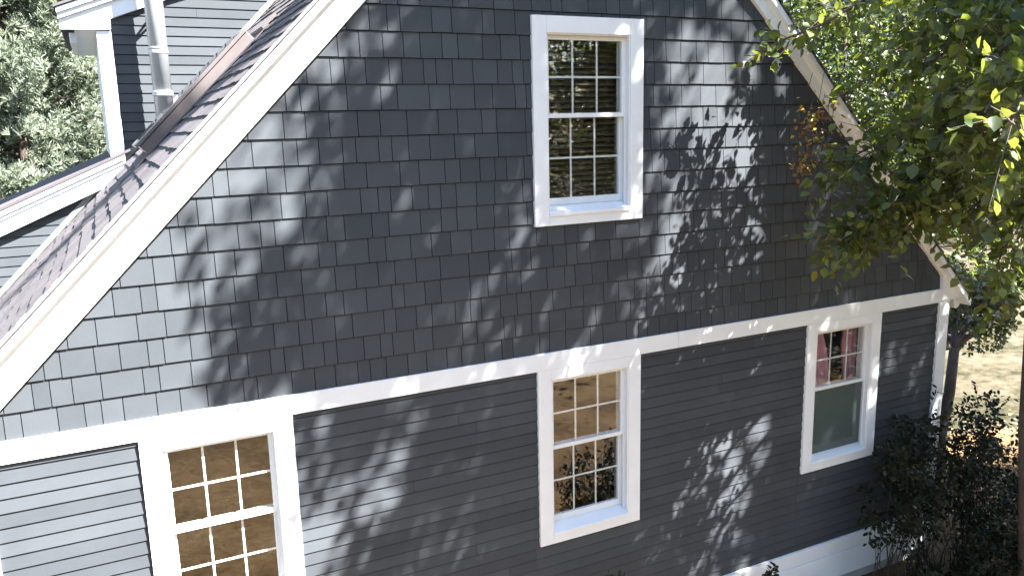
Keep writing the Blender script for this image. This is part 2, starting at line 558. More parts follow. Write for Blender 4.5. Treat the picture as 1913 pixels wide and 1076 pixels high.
# --- roof slopes with individual tabs
def roof_slope(name, sign, a, b, xe, y0, y1, parent, tabw=(.10, .30), thick=.02, ref=XR):
    """upper plane z=a+b*x from eave x=xe to ridge"""
    bd = MB()
    zz = lambda x: a+b*x
    d = .03
    bd.prism([(xe, zz(xe)-d), (ref, zz(ref)-d), (ref, zz(ref)-.11), (xe, zz(xe)-.11)], y0+.012, y1)
    ro = bd.build(name, M_white, parent)
    L = math.hypot(ref-xe, zz(ref)-zz(xe))
    ux, uz = (ref-xe)/L, (zz(ref)-zz(xe))/L          # upslope
    nx, nz = (-uz, ux) if sign > 0 else (uz, -ux)
    tb = MB(); r = random.Random(3 if sign > 0 else 4)
    s = 0; ex = .147
    while s < L:
        y = y0
        while y < y1:
            w = r.uniform(*tabw); ye = min(y+w, y1)
            th = r.choice((.006, .006, .012))
            s0 = s + r.uniform(-.006, .003); s1 = min(s+ex+.03, L)
            def P(ss, hh, yv): return (xe+ux*ss+nx*hh, yv, zz(xe)+uz*ss+nz*hh)
            h0 = -.012+th; h1 = -.020+th*.2
            g = .0015
            vs = [P(s0, h0, y+g), P(s1, h1, y+g), P(s1, h1, ye-g), P(s0, h0, ye-g),
                  P(s0, -.031, y+g), P(s1, -.031, y+g), P(s1, -.031, ye-g), P(s0, -.031, ye-g)]
            fs = [(0, 3, 2, 1), (4, 5, 6, 7), (0, 1, 5, 4), (1, 2, 6, 5), (2, 3, 7, 6), (3, 0, 4, 7)]
            if sign < 0: fs = [f[::-1] for f in fs]
            tb.add(vs, fs)
            y = ye
        s += ex
    tb.build('roof_shingles', M_roof, ro)
    return ro
roof_slope('roof', 1, 4.315, 1.0075, -4.32, -.135, 7.9, house)
roof_slope('roof', -1, 5.225, -1.0065, 5.29, -.135, 7.9, house, (.12, .34))
# right eave soffit + gutter
g = MB(); g.box(5.075, 5.20, -.0, 7.9, -.150, -.135); g.build('soffit', M_white, house)
g = MB()
prof = [(5.20, -.12), (5.20, -.20), (5.215, -.245), (5.25, -.262), (5.285, -.245), (5.315, -.19), (5.33, -.13), (5.322, -.13), (5.30, -.19), (5.275, -.238), (5.25, -.252), (5.222, -.238), (5.208, -.2), (5.208, -.12)]
g.prism(prof, .02, 7.9); g.prism([p for p in prof[:7]], .015, .02)
g.build('gutter', M_white, house)

# --- double hung windows
def ring(mb, x0, x1, z0, z1, wl, wr, wb, wtp, y0, y1):
    mb.box(x0, x0+wl, y0, y1, z0, z1); mb.box(x1-wr, x1, y0, y1, z0, z1)
    mb.box(x0+wl, x1-wr, y0, y1, z0, z0+wb); mb.box(x0+wl, x1-wr, y0, y1, z1-wtp, z1)
def window(key, grid_lower=True, screen=False):
    w = WINS[key]; x0, x1, z0, z1 = w['x0'], w['x1'], w['z0'], w['z1']
    a, b_, c, d = w['ox0'], w['ox1'], w['oz0'], w['oz1']
    yc = YT if key != 'U' else -.040
    cs = MB()
    cs.box(x0, a, yc, -.0005, z0, z1-.0005); cs.box(b_, x1, yc, -.0005, z0, z1-.0005)
    cs.box(a+.0003, b_-.0003, yc, -.0005, d, z1-.0005)
    cs.box(a+.0003, b_-.0003, yc-.001, -.0005, z0, c)
    win = cs.build('window', M_white, house, bevel=.002)
    fr = MB()                    # vinyl frame with stepped tracks
    ring(fr, a, b_, c, d, .012, .012, .0, .010, -.028, .118)
    for k, (yy0, yy1, t) in enumerate(((.052, .058, .030), (.094, .118, .034), (.016, .022, .026))):
        fr.box(a+.012, a+t, yy0, yy1, c, d-.01); fr.box(b_-t, b_-.012, yy0, yy1, c, d-.01)
    fr.build('frame', M_vinyl, win, bevel=.001)
    sl = MB()                    # sloping sill
    sl.add([(a+.001, yc-.014, c-.004), (b_-.001, yc-.014, c-.004), (b_-.001, .115, c+.062), (a+.001, .115, c+.062),
            (a+.001, yc-.014, c-.030), (b_-.001, yc-.014, c-.030), (b_-.001, .115, c-.02), (a+.001, .115, c-.02)],
           [(0, 1, 2, 3), (7, 6, 5, 4), (0, 4, 5, 1), (1, 5, 6, 2), (2, 6, 7, 3), (3, 7, 4, 0)])
    sl.build('sill', M_white, win, bevel=.002)
    zm = d-.615                 # meeting rail centre
    sx0, sx1 = a+.013, b_-.013
    def sash(name, zb, zt, y, rail_b, rail_t, grid):
        m = MB()
        ring(m, sx0, sx1, zb, zt, .034, .034, rail_b, rail_t, y, y+.034)
        gx0, gx1, gz0, gz1 = sx0+.034, sx1-.034, zb+rail_b, zt-rail_t
        m2 = None
        s = m.build(name, M_vinyl, win, bevel=.0015)
        p = MB(); p.box(gx0-.004, gx1+.004, y+.016, y+.019, gz0-.004, gz1+.004); p.build('pane', M_glass, win)
        if grid:
            gm = MB()
            for i in (1, 2):
                xm = gx0+(gx1-gx0)*i/3; gm.box(xm-.0078, xm+.0078, y+.0195, y+.025, gz0, gz1)
            zc = (gz0+gz1)/2; gm.box(gx0, gx1, y+.0193, y+.0245, zc-.0078, zc+.0078)
            gm.build('muntin', M_vinyl, win)
        return gx0, gx1, gz0, gz1
    sash('upper_sash', zm-.018, d-.011, .022, .034, .032, True)
    q = sash('lower_sash', c+.045, zm+.018, .060, .055, .034, grid_lower)
    if screen:
        s = MB(); s.box(sx0+.004, sx1-.004, .046, .0475, c+.04, zm-.02); s.build('insect_screen', M_screen, win)
    return win
window('A'); window('B'); window('C', False, True); window('U')

# --- set-back wing at left
YW = 4.2
SL = .435
wl = MB()
roofline = lambda x: 4.315+1.0075*x
SL = .4385
lowroof = lambda x: 1.121+SL*(x+3.962)+.0
# lower clapboard wall, below the low rake and left of the main roof
clapboards(wl, -6.6, -2.0, 1.75, -2.6, YW, .1, .010, [(-SL, 1, 1.121-.1+SL*3.962), (1.0075, -1, -4.315+.02+0.0)])
upz = 4.7
clapboards(wl, -2.80, .2, upz, 1.2, YW, .1, .010, [(1.0075, -1, -4.315+.02), (-.385, 1, 3.014+.385*2.747+.03)])
wl.build('side_wall_siding', M_clap, house)
ws = MB()
ws.prism([(-6.6, -2.9), (-3.9, -2.9), (-3.9, .1), (-2.7, 1.35), (-2.86, 1.56), (-6.6, 1.56-SL*3.74)], YW+.002, YW+.1)
ws.box(-2.86, -2.80, YW+.002, 9.0, 1.2, 2.98)
ws.prism([(-2.80, 1.2), (.2, 4.2), (.2, 4.15), (-2.80, 2.98)], YW+.002, YW+.1)
ws.box(-6.7, -6.6, YW, 9.0, -2.9, 0)
ws.build('side_wall', M_sheath, house)
# upper wing corner board
c = MB(); c.box(-2.892, -2.752, YW-.03, YW-.001, 1.45, 2.893); c.box(-2.892, -2.868, YW, 9.0, 1.45, 2.893)
c.build('corner_board', M_white, house, bevel=.003)
# upper rake return, frieze and fascia
up = MB()
g0 = lambda x: 3.014+.385*(x+2.747)
up.prism([(-3.226, 2.895), (-2.753, 2.905), (-2.747, 3.012), (.2, g0(.2)), (.2, g0(.2)+.19), (-3.226, 2.995)], YW-.06, YW-.001)
up.prism([(-3.232, 2.993), (.2, 2.993+.385*3.432), (.2, 2.993+.385*3.432+.055), (-3.232, 3.048)], YW-.10, YW-.062)
up.prism([(-3.236, 3.049), (.2, 3.049+.385*3.436), (.2, 3.049+.385*3.436+.05), (-3.236, 3.099)], YW-.13, YW-.062)
up.build('rake_board', M_white, house, bevel=.002)
so = MB(); so.box(-3.075, -2.893, YW+.0005, 7.25, 2.895, 2.91); so.box(-3.095, -3.075, YW+.0005, 7.25, 2.88, 3.0)
so.build('soffit', M_white, house)
gu = MB(); gu.box(-3.17, -3.097, 5.6, 7.25, 2.90, 3.02); gu.build('gutter', M_white, house, bevel=.01)
ur = MB()
ur.prism([(-3.26, 3.10), (.2, 3.10+.385*3.46), (.2, 3.125+.385*3.46), (-3.26, 3.125)], YW-.15, 9.0)
ur.build('upper_side_roof', M_roof, house)
# low wing roof and its rake
lr = MB()
lr.prism([(-6.9, lowroof(-6.9)+.006), (-2.70, lowroof(-2.70)+.006), (-2.70, lowroof(-2.70)-.02), (-6.9, lowroof(-6.9)-.02)], YW-.150, 7.9)
lr.build('lower_side_roof', M_roof, house)
lk = MB()
lo = lambda x, dz: lowroof(x)-.0215-dz
def lband(d0, d1, y0, y1):
    lk.prism([(-6.85, lo(-6.85, d0)), (-2.76, lo(-2.76, d0)), (-2.76, lo(-2.76, d1)), (-6.85, lo(-6.85, d1))], y0, y1)
lband(0, .055, YW-.138, YW-.001)
lband(.056, .098, YW-.115, YW-.001)
lband(.099, .250, YW-.095, YW-.001)
lk.build('rake_board', M_white, house, bevel=.002)
# step flashing where the main roof meets the wing wall
ff = MB()
ff.prism([(-4.3, roofline(-4.3)+.0), (0.2, roofline(.2)), (.2, roofline(.2)+.075), (-4.3, roofline(-4.3)+.075)], YW-.022, YW-.0145)
ff.build('flashing', M_flash, house)

# --- skylight on the left slope
def slope_box(mb, x0, x1, y0, y1, h0, h1, m=0):
    n = Vector((-1.0075, 0, 1)).normalized()
    v = []
    for h in (h0, h1):
        for x, y in ((x0, y0), (x1, y0), (x1, y1), (x0, y1)):
            p = Vector((x, y, roofline(x)))+n*h; v.append(p)
    mb.add(v, [(0, 3, 2, 1), (4, 5, 6, 7), (0, 1, 5, 4), (1, 2, 6, 5), (2, 3, 7, 6), (3, 0, 4, 7)], m)
sk = MB()
slope_box(sk, -2.63, -1.69, 1.90, 2.65, -.02, .085)
slope_box(sk, -2.645, -1.675, 1.885, 2.665, .087, .115)
de = MB()
de.prism([(-4.33, 4.315-1.0075*4.33-.036), (XR, 4.315+1.0075*XR-.036), (XR, 4.315+1.0075*XR-.007), (-4.33, 4.315-1.0075*4.33-.007)], -.1425, -.1355)
de.build('drip_edge', M_flash, house)
skl = sk.build('skylight', M_sky_metal, house, bevel=.004)
s2 = MB(); slope_box(s2, -2.60, -1.72, 1.94, 2.61, .1155, .120); s2.build('pane', M_glass, skl)
s3 = MB(); slope_box(s3, -2.74, -1.58, 1.78, 2.78, -.005, .004); s3.build('flashing', M_roof, skl)
s4 = MB(); slope_box(s4, -1.62, -1.50, 1.80, 2.75, .0045, .030); s4.build('hood', M_sky_metal, skl)

# --- vent pipe between the skylight and the wing wall
PX, PY = -2.335, 3.86
vp = MB()
vp.tube([(PX, PY, roofline(PX)-.15), (PX, PY, 5.2)], .092, 28)
pipe = vp.build('vent_pipe', M_metal, house, smooth=False)
for p_ in pipe.data.polygons: p_.use_smooth = len(p_.vertices) == 4
for zc_, r_, h_ in ((2.24, .104, .03), (2.66, .098, .018), (2.70, .096, .010), (3.86, .098, .018)):
    vc = MB(); vc.tube([(PX, PY, zc_-h_), (PX, PY, zc_-h_*.7), (PX, PY, zc_+h_*.7), (PX, PY, zc_+h_)], [.091, r_, r_, .091], 28); vc.build('collar', M_metal, pipe)
vs_ = MB(); vs_.tube([(PX, PY+.09, 3.18), (PX-.02, YW-.012, 3.05)], .012, 8); vs_.tube([(PX+.02, PY+.09, 3.18), (PX+.05, YW-.012, 3.05)], .012, 8)
vs_.build('brace', M_metal, pipe)

# ================================================================ things inside the windows
w = WINS['C']
def curtain(name, pts_l, pts_r, y, label, seed):
    mb = MB(); n = 26; r = random.Random(seed); ph = r.uniform(0, 6)
    rows = len(pts_l)
    vs = []
    for sidey in (0, .004):
        for j in range(rows):
            (xa, za), (xb, zb) = pts_l[j], pts_r[j]
            for i in range(n):
                s = i/(n-1)
                vs.append((xa+(xb-xa)*s, y+sidey+.022*sin(s*19+ph+j*.15), za+(zb-za)*s))
    fs = []
    K = rows*n
    for j in range(rows-1):
        for i in range(n-1):
            q = j*n+i
            fs.append((q, q+n, q+n+1, q+1)); fs.append((K+q, K+q+1, K+q+n+1, K+q+n))
    mb.add(vs, fs)
    o = mb.build(name, M_pink, smooth=True); tag(o, label, 'curtain', 'curtains in the right-hand window'); return o
a, b_, d_ = w['ox0'], w['ox1'], w['oz1']
curtain('curtain', [(a-.03, d_+.05), (a-.03, d_-.3), (a-.03, d_-.66)], [(a+.30, d_+.05), (a+.42, d_-.3), (a+.50, d_-.66)], .20, 'wider pink curtain behind the left side of the right ground floor window', 1)
curtain('curtain', [(b_-.12, d_+.05), (b_-.16, d_-.25), (b_-.10, d_-.66)], [(b_+.06, d_+.05), (b_+.06, d_-.3), (b_+.06, d_-.66)], .22, 'narrow pink curtain behind the right edge of the right ground floor window', 2)
def blind(key, zt, zb, label, x0f=0, x1f=1):
    w = WINS[key]; mb = MB()
    a, b_ = w['ox0']-.02, w['ox1']+.02
    a, b_ = a+(b_-a)*x0f, a+(b_-a)*x1f
    z = zt
    while z > zb:
        t = .022
        mb.add([(a, .17, z-t*.55), (b_, .17, z-t*.55), (b_, .212, z+t*.55), (a, .212, z+t*.55),
                (a, .17, z-t*.55-.003), (b_, .17, z-t*.55-.003), (b_, .212, z+t*.55-.003), (a, .212, z+t*.55-.003)],
               [(0, 1, 2, 3), (7, 6, 5, 4), (0, 4, 5, 1), (1, 5, 6, 2), (2, 6, 7, 3), (3, 7, 4, 0)])
        z -= .045
    for xx in (a+.12, b_-.12): mb.box(xx-.002, xx+.002, .166, .168, zb, zt)
    o = mb.build('window_blind', M_wood); tag(o, label, 'blind'); return o
w = WINS['U']
blind('U', w['oz1'], w['oz0']+.03, 'wooden slatted blind lowered behind the upstairs window')

# ================================================================ TREES AND PLANTS
def limb_pts(rg, a, b, n=6, wob=.08, sag=0.0):
    a = np.array(a, float); b = np.array(b, float)
    L = np.linalg.norm(b-a); out = []
    off = np.zeros(3)
    for i in range(n+1):
        s = i/n
        if 0 < i < n: off = rg.normal(size=3)*wob*L*.35
        p = a+(b-a)*s + off*sin(pi*s) + np.array([0, 0, sag*L*sin(pi*s)])
        out.append(p)
    return np.array(out)

def twig_leaves(rg, base, tip, n, size, droop=.35, spread=1.0):
    """leaves set alternately along a twig"""
    base = np.array(base); tip = np.array(tip); ax = tip-base; L = np.linalg.norm(ax); ax = ax/max(L, 1e-6)
    s = np.linspace(.12, 1.0, n)[:, None] + rg.uniform(-.04, .04, (n, 1))
    P = base+(tip-base)*s
    rad = rnd_unit(rg, n); rad = unit(rad-(rad@ax)[:, None]*ax)
    D = unit(rad*spread+ax*.6+np.array([0, 0, -droop])+rg.normal(size=(n, 3))*.15)
    P = P+D*size*.3
    N = unit(rg.normal(size=(n, 3))*.55+np.array([.12, -.15, .8]))
    S = size*rg.uniform(.65, 1.2, n)
    return P, D, N, S

# visible tree at the right corner of the house -------------------------------
def wp(u, v, t):
    """point seen towards (u,v) of the photograph at distance t: used once to measure where limbs end"""
    d = FW + RT*((u-956.5)/1522.1) - UP*((v-538)/1522.1)
    return np.array(CAM + d*t)
rg = np.random.default_rng(21)
tree = empty('leafy_tree', (4.15, -1.45, GZ))
tag(tree, 'broad-leaved tree beside the right corner, its twigs hanging over the white rake', 'tree')
tp = np.array([(4.84, -1.42, GZ-.2), (4.64, -1.43, -2.2), (4.44, -1.42, -1.0), (4.28, -1.46, .2), (4.22, -1.50, 1.4), (4.35, -1.6, 2.8), (4.4, -1.75, 4.2), (4.6, -2.0, 5.6), (4.7, -2.1, 7.0)])
tm = MB(); tm.tube(tp, [.20, .155, .14, .13, .12, .105, .085, .06, .025], 12)
def trunk_at(z): return np.array([np.interp(z, tp[:, 2], tp[:, i]) for i in range(3)])
ends = [  # limb tips (measured), starting height on trunk
 ((4.0, .0), None)]
E_ = [(1560, 185, 6.5, 2.0), (1600, 300, 6.3, 1.4), (1560, 455, 6.1, .8), (1650, 400, 5.9, .9), (1800, 30, 5.0, 3.0), (1680, 60, 6.0, 2.6), (1600, 440, 6.2, .9), (1690, 430, 6.0, .9), (1430, 88, 6.5, 1.6), (1500, 60, 6.9, 2.2), (1520, 330, 6.5, .9), (1740, 250, 5.6, 1.7), (1720, 130, 5.9, 2.4), (1570, 430, 6.3, .4), (1625, 370, 6.2, .8),
      (1560, 470, 6.5, .2), (1680, 250, 6.0, 1.4), (1700, 80, 5.8, 2.4), (1650, 20, 6.2, 3.0), (1760, 180, 5.2, 1.9), (1790, 300, 5.2, 1.0), (1720, 380, 5.9, .6),
      (1830, 60, 4.8, 2.6), (1840, 210, 4.3, 1.6), (1870, 330, 4.9, 1.0), (1810, 400, 5.8, .5), (1880, 130, 4.2, 2.0), (1900, 430, 5.6, .4), (1860, 500, 6.0, .2),
      (1840, 560, 6.3, -.1), (1900, 20, 5.0, 3.0), (1740, 10, 5.4, 3.0), (1560, 10, 7.2, 2.8), (1890, 230, 3.9, 1.4), (1800, 120, 6.6, 2.4), (1690, 330, 6.8, 1.2), (1880, 390, 7.2, .8), (1960, 300, 5.5, 1.0), (1990, 100, 5.5, 2.0), (1640, 290, 6.9, 1.4)]
LP, LD, LN, LS = [], [], [], []
lm = MB()
for (u, v, t, z) in E_:
    e = wp(u, v, t); s = trunk_at(max(z, e[2]+.7))
    pts = limb_pts(rg, s, e, 6, .07, .05)
    lm.tube(pts, list(np.linspace(.030, .005, 7)), 6)
    L = np.linalg.norm(e-s)
    nt_ = int(9+L*6.5)
    for k in range(nt_):
        q = rg.uniform(.30, 1.0)**.8
        i = min(int(q*6), 5); f = q*6-i
        b0 = pts[i]*(1-f)+pts[i+1]*f
        ax = unit((pts[i+1]-pts[i])[None])[0]
        d = unit((rnd_unit(rg, 1)[0]*.9+ax*.8+np.array([0, 0, .05]))[None])[0]
        ln = rg.uniform(.18, .42)
        tip = b0+d*ln+np.array([0, 0, -.04])
        lm.tube([b0, (b0+tip)/2+np.array([0, 0, .012]), tip], [.0045, .003, .0015], 4, False)
        P, D, N, S = twig_leaves(rg, b0, tip, int(rg.integers(6, 10)), .08 if t < 4.7 else (.10 if t < 5.8 else .085))
        LP.append(P); LD.append(D); LN.append(N); LS.append(S)
    P, D, N, S = twig_leaves(rg, pts[-2], pts[-1], 9, .105)
    LP.append(P); LD.append(D); LN.append(N); LS.append(S)
tm.build('trunk', M_bark, tree, smooth=True)
lm.build('limbs', M_bark, tree, smooth=True)
leaves('foliage', np.concatenate(LP), np.concatenate(LD), np.concatenate(LN), np.concatenate(LS), M_leaf, tree)
# a creeper turning red hangs beside the rake
cr = empty('creeper', tuple(wp(1495, 330, 6.75)))
tag(cr, 'thin creeper with red and yellow autumn leaves hanging beside the right rake', 'vine')
LP, LD, LN, LS = [], [], [], []
cm = MB()
for k in range(7):
    u0 = 1480+k*8+rg.uniform(-5, 5)
    a_ = wp(u0+40, 150+rg.uniform(-20, 30), 6.7); b2 = wp(u0, 320+rg.uniform(-30, 40), 6.75)
    pts = limb_pts(rg, a_, b2, 6, .06); cm.tube(pts, .003, 4, False)
    for j in range(2, 6):
        for q in range(2):
            P, D, N, S = twig_leaves(rg, pts[j], pts[j]+rg.normal(size=3)*.07, 3, .045, .6)
            LP.append(P); LD.append(D); LN.append(N); LS.append(S)
cm.build('stem', M_stem, cr)
leaves('foliage', np.concatenate(LP), np.concatenate(LD), np.concatenate(LN), np.concatenate(LS), M_leaf_red, cr)

# tall tree outside the frame whose crown dapples the wall --------------------
XB = np.array([(2.542, -1.55), (2.295, -1.70), (1.981, -1.95), (1.668, -2.1), (1.282, -2.2), (1.049, -2.4), (.744, -2.6), (.45, -2.6), (.122, -2.4), (-.01, -2.2), (-.239, -2.12), (-.671, -2.0), (-1.125, -1.9), (-3, -1.7)])[::-1]
def dens(X, Z):
    xb = np.interp(Z, XB[:, 0], XB[:, 1])
    xb = xb+.17*np.clip((Z-.4)/1.2, 0, 1)
    d = np.clip((X-xb)/.35, 0, 1)
    d = d*np.where(Z > 5, .8, 1)
    def el(cx, cz, rx, rz, ang=1.05):
        dx, dz = X-cx, Z-cz
        a = dx*cos(ang)+dz*sin(ang); b = -dx*sin(ang)+dz*cos(ang)
        return np.clip(1.25-(a/rz)**2-(b/rx)**2, 0, 1)
    lt = .93*el(1.85, 1.0, .66, 1.9) + .6*el(1.5, 2.2, .45, .7) + .95*el(1.5, -1.0, .36, 1.3) + 1.25*el(-1.35, -.8, .24, .65) + .95*el(-.35, -1.3, .26, .6) + .9*el(2.45, -1.2, .28, .9) + .8*el(1.25, .35, .28, .8)
    lt += .7*el(-.8, -.05, .2, .35)+.5*el(-.6, .4, .2, .5) + .3*el(2.6, .35, .3, .6) + .5*el(3.0, -2.1, .25, .8) + .5*el(.55, -1.7, .3, .5) + .5*el(-1.2, 2.1, .25, .5) + .8*el(1.3, -.1, .3, .7) + .8*el(2.1, 2.3, .5, .8) + .7*el(1.9, -1.5, .25, .7) + .5*el(4.2,-.8,.2,.5)+.6*el(-2.1,.8,.2,.7)
    d = d*(1-.80*np.clip(1.3-((X-2.0)/1.15)**2-((Z-.4)/2.6)**2, 0, 1))
    d = d*np.where((X > 1.0) & (X < 2.55), .5, 1.0)
    lt = lt*np.where(X < .2, .75, 1.0)
    return d*np.clip(1-lt, .04, 1)
rg = np.random.default_rng(77)
tall = empty('tall_tree', (9.4, -6.6, GZ))
tag(tall, 'tall broad-leaved tree standing right of the view, its crown dappling the shingled wall', 'tree')
sv = np.array([.95, -1.0, 1.65])
ncl = 0; LP, LD, LN, LS = [], [], [], []; centers = []
while ncl < 8200:
    X = rg.uniform(-2.8, 9.0); Z = rg.uniform(-5.6, 5.2)
    if X < 1.5 and Z < -3.3: continue
    if rg.uniform() > dens(X, Z): continue
    t = 4.6+rg.normal()*1.2
    tmin = 2.3 if X > 1 else 3.2
    t = min(max(t, tmin+rg.uniform(0, .8)), 8.2)
    c_ = np.array([X, 0, Z])+sv*t
    centers.append(c_); ncl += 1
    ax = unit((rnd_unit(rg, 1)[0]+np.array([0, 0, .1]))[None])[0]
    tip = c_+ax*rg.uniform(.2, .5)
    P, D, N, S = twig_leaves(rg, c_-ax*.1, tip, 8, .115, .35, 1.3)
    LP.append(P); LD.append(D); LN.append(N); LS.append(S)
centers = np.array(centers)
tt = MB()
tq = np.array([(9.5, -6.7, GZ-.2), (9.45, -6.6, 0), (9.3, -6.5, 3), (8.9, -6.2, 6), (8.3, -5.9, 9), (7.6, -5.6, 12), (7.3, -5.5, 14)])
tt.tube(tq, [.38, .30, .26, .21, .15, .08, .03], 12)
tt.build('trunk', M_bark, tall, smooth=True)
# limbs reach clusters of twigs
lb = MB()
km = centers[rg.choice(len(centers), 44, replace=False)]
for it in range(4):
    dd = np.linalg.norm(centers[:, None]-km[None], axis=2); lab = dd.argmin(1)
    for j in range(len(km)):
        if (lab == j).any(): km[j] = centers[lab == j].mean(0)
for j in range(len(km)):
    z_ = min(max(km[j][2]-1.6-.25*np.linalg.norm(km[j][:2]-np.array([8.5, -6])), 1.5), 13)
    s = np.array([np.interp(z_, tq[:, 2], tq[:, i]) for i in range(3)])
    pts = limb_pts(rg, s, km[j], 7, .08, .04)
    lb.tube(pts, list(np.linspace(.06, .014, 8)), 6)
    for c_ in centers[lab == j][::2]:
        lb.tube([km[j], (km[j]+c_)/2+rg.normal(size=3)*.05, c_], [.010, .006, .003], 3, False)
lb.build('limbs', M_bark, tall, smooth=True)
leaves('foliage', np.concatenate(LP), np.concatenate(LD), np.concatenate(LN), np.concatenate(LS), M_leaf_top, tall)

# generic background broadleaf tree -------------------------------------------
def bg_tree(name, loc, h, r, nleaf, size, mat, seed, label, group, low=.12):
    rg = np.random.default_rng(seed)
    t = empty(name, loc); tag(t, label, 'tree', group)
    loc = np.array(loc, float)
    tk = MB()
    p = limb_pts(rg, loc+[0, 0, -.3], loc+[rg.normal()*.4, rg.normal()*.4, h*.9], 6, .03)
    tk.tube(p, list(np.linspace(.26, .04, 7)*h/11), 8)
    nb = 38
    B = []
    for k in range(nb):
        zf = low+(1-low)*((k+.5)/nb)
        a = k*2.4+rg.uniform(-.3, .3)
        rr = r*math.sqrt(max(.05, 1-((zf-.42)/.62)**2))*rg.uniform(.6, 1.08)
        c = loc+[cos(a)*rr*.8, sin(a)*rr*.8, h*zf]
        s = np.array([np.interp(max(c[2]-rr*.5, loc[2]), p[:, 2], p[:, i]) for i in range(3)])
        tk.tube(limb_pts(rg, s, c, 4, .08), list(np.linspace(.06, .015, 5)*h/11), 5)
        for q in range(5):
            B.append((c+rg.normal(size=3)*np.array([.30, .30, .2])*rr, r*rg.uniform(.10, .22)))
    B2 = np.array([b[0] for b in B]); R2 = np.array([b[1] for b in B])
    idx = rg.integers(0, len(B2), nleaf)
    o = rnd_unit(rg, nleaf)*(rg.uniform(.3, 1.0, (nleaf, 1)))*R2[idx][:, None]*np.array([1.25, 1.25, .75])
    P = B2[idx]+o
    D = unit(o+rg.normal(size=(nleaf, 3))*.25+np.array([0, 0, -.1]))
    N = unit(rg.normal(size=(nleaf, 3))*.6+np.array([0, 0, .8]))
    tk.build('trunk', M_bark, t, smooth=True)
    leaves('foliage', P, D, N, size*rg.uniform(.6, 1.3, nleaf), mat, t, CARD_T, CARD_F, False)
    return t
def copy_thing(src, loc, rz, sc, label):
    r = src.copy(); COL.objects.link(r); r.location = loc; r.rotation_euler = (0, 0, rz); r.scale = (sc, sc, sc)
    r['label'] = label
    for ch in src.children:
        c = ch.copy(); COL.objects.link(c); c.parent = r
    return r
G = 'trees beyond the lawn on the right'
def gp(u, t):
    p = wp(u, 400, t); return (p[0], p[1], GZ)
b1 = bg_tree('woodland_tree', gp(1560, 34), 13, 5.5, 15000, .20, M_leaf_far, 1, 'dense green tree directly behind the upper end of the right rake', G)
b2_ = bg_tree('woodland_tree', gp(1800, 40), 14, 6.5, 17000, .22, M_leaf_far, 2, 'broad green tree at the far edge of the dry lawn', G)
k_ = 0
for (u, t, src, rz, sc, lab) in ((1680, 31, b1, 1.1, .9, 'smaller green tree between the rake and the broad tree'),
                            (1930, 36, b1, 2.7, 1.0, 'green tree at the right edge of the photo beyond the lawn'),
                            (1450, 40, b2_, .8, 1.05, 'tree mostly hidden behind the house roof'),
                            (2080, 33, b2_, 2.0, 1.0, 'tree just outside the right edge beyond the driveway'),
                            (1620, 52, b2_, 3.9, 1.3, 'tall tree in the second row behind the rake'),
                            (1780, 56, b1, 5.0, 1.6, 'tall tree in the second row above the lawn'),
                            (1940, 54, b2_, 1.5, 1.4, 'tall tree in the second row at the right edge')):
    copy_thing(src, gp(u, t), rz, sc, lab)
for (x, y, src, rz, sc, lab) in ((17, -26, b1, .3, 1.0, 'tree behind the viewer reflected in the upstairs window'),
                            (24, -29, b2_, 1.3, 1.0, 'wide tree behind the viewer seen only as a reflection'),
                            (9, -30, b2_, 2.2, .9, 'tree far behind the viewer facing the gable'),
                            (30, -18, b1, 4.0, .9, 'tree far to the right behind the viewer'),
                            (-1, -33, b1, 3.0, .9, 'tree far behind the viewer facing the left window'),
                            (-6, -17, b1, 1.0, .8, 'nearer tree behind the viewer on the left'),
                            (2, -19, b2_, 4.4, .75, 'nearer tree straight behind the viewer'),
                            (9, -18.5, b1, 5.5, .85, 'nearer tree behind the viewer reflected upstairs'),
                            (14, -17, b2_, .9, .7, 'nearer tree behind the viewer to the right'),
                            (20, -15, b1, 2.0, .85, 'nearer tree far right behind the viewer'),
                            (-14, -14, b2_, 2.9, .75, 'nearer tree behind the viewer at the far left'),
                            (14.8, -10.5, b2_, 3.3, .62, 'tree to the right of the viewer shading the side yard'),
                            (20, -9.0, b1, 5.1, .8, 'tree on the far side of the driveway to the right')):
    copy_thing(src, (x, y, GZ), rz, sc, lab)

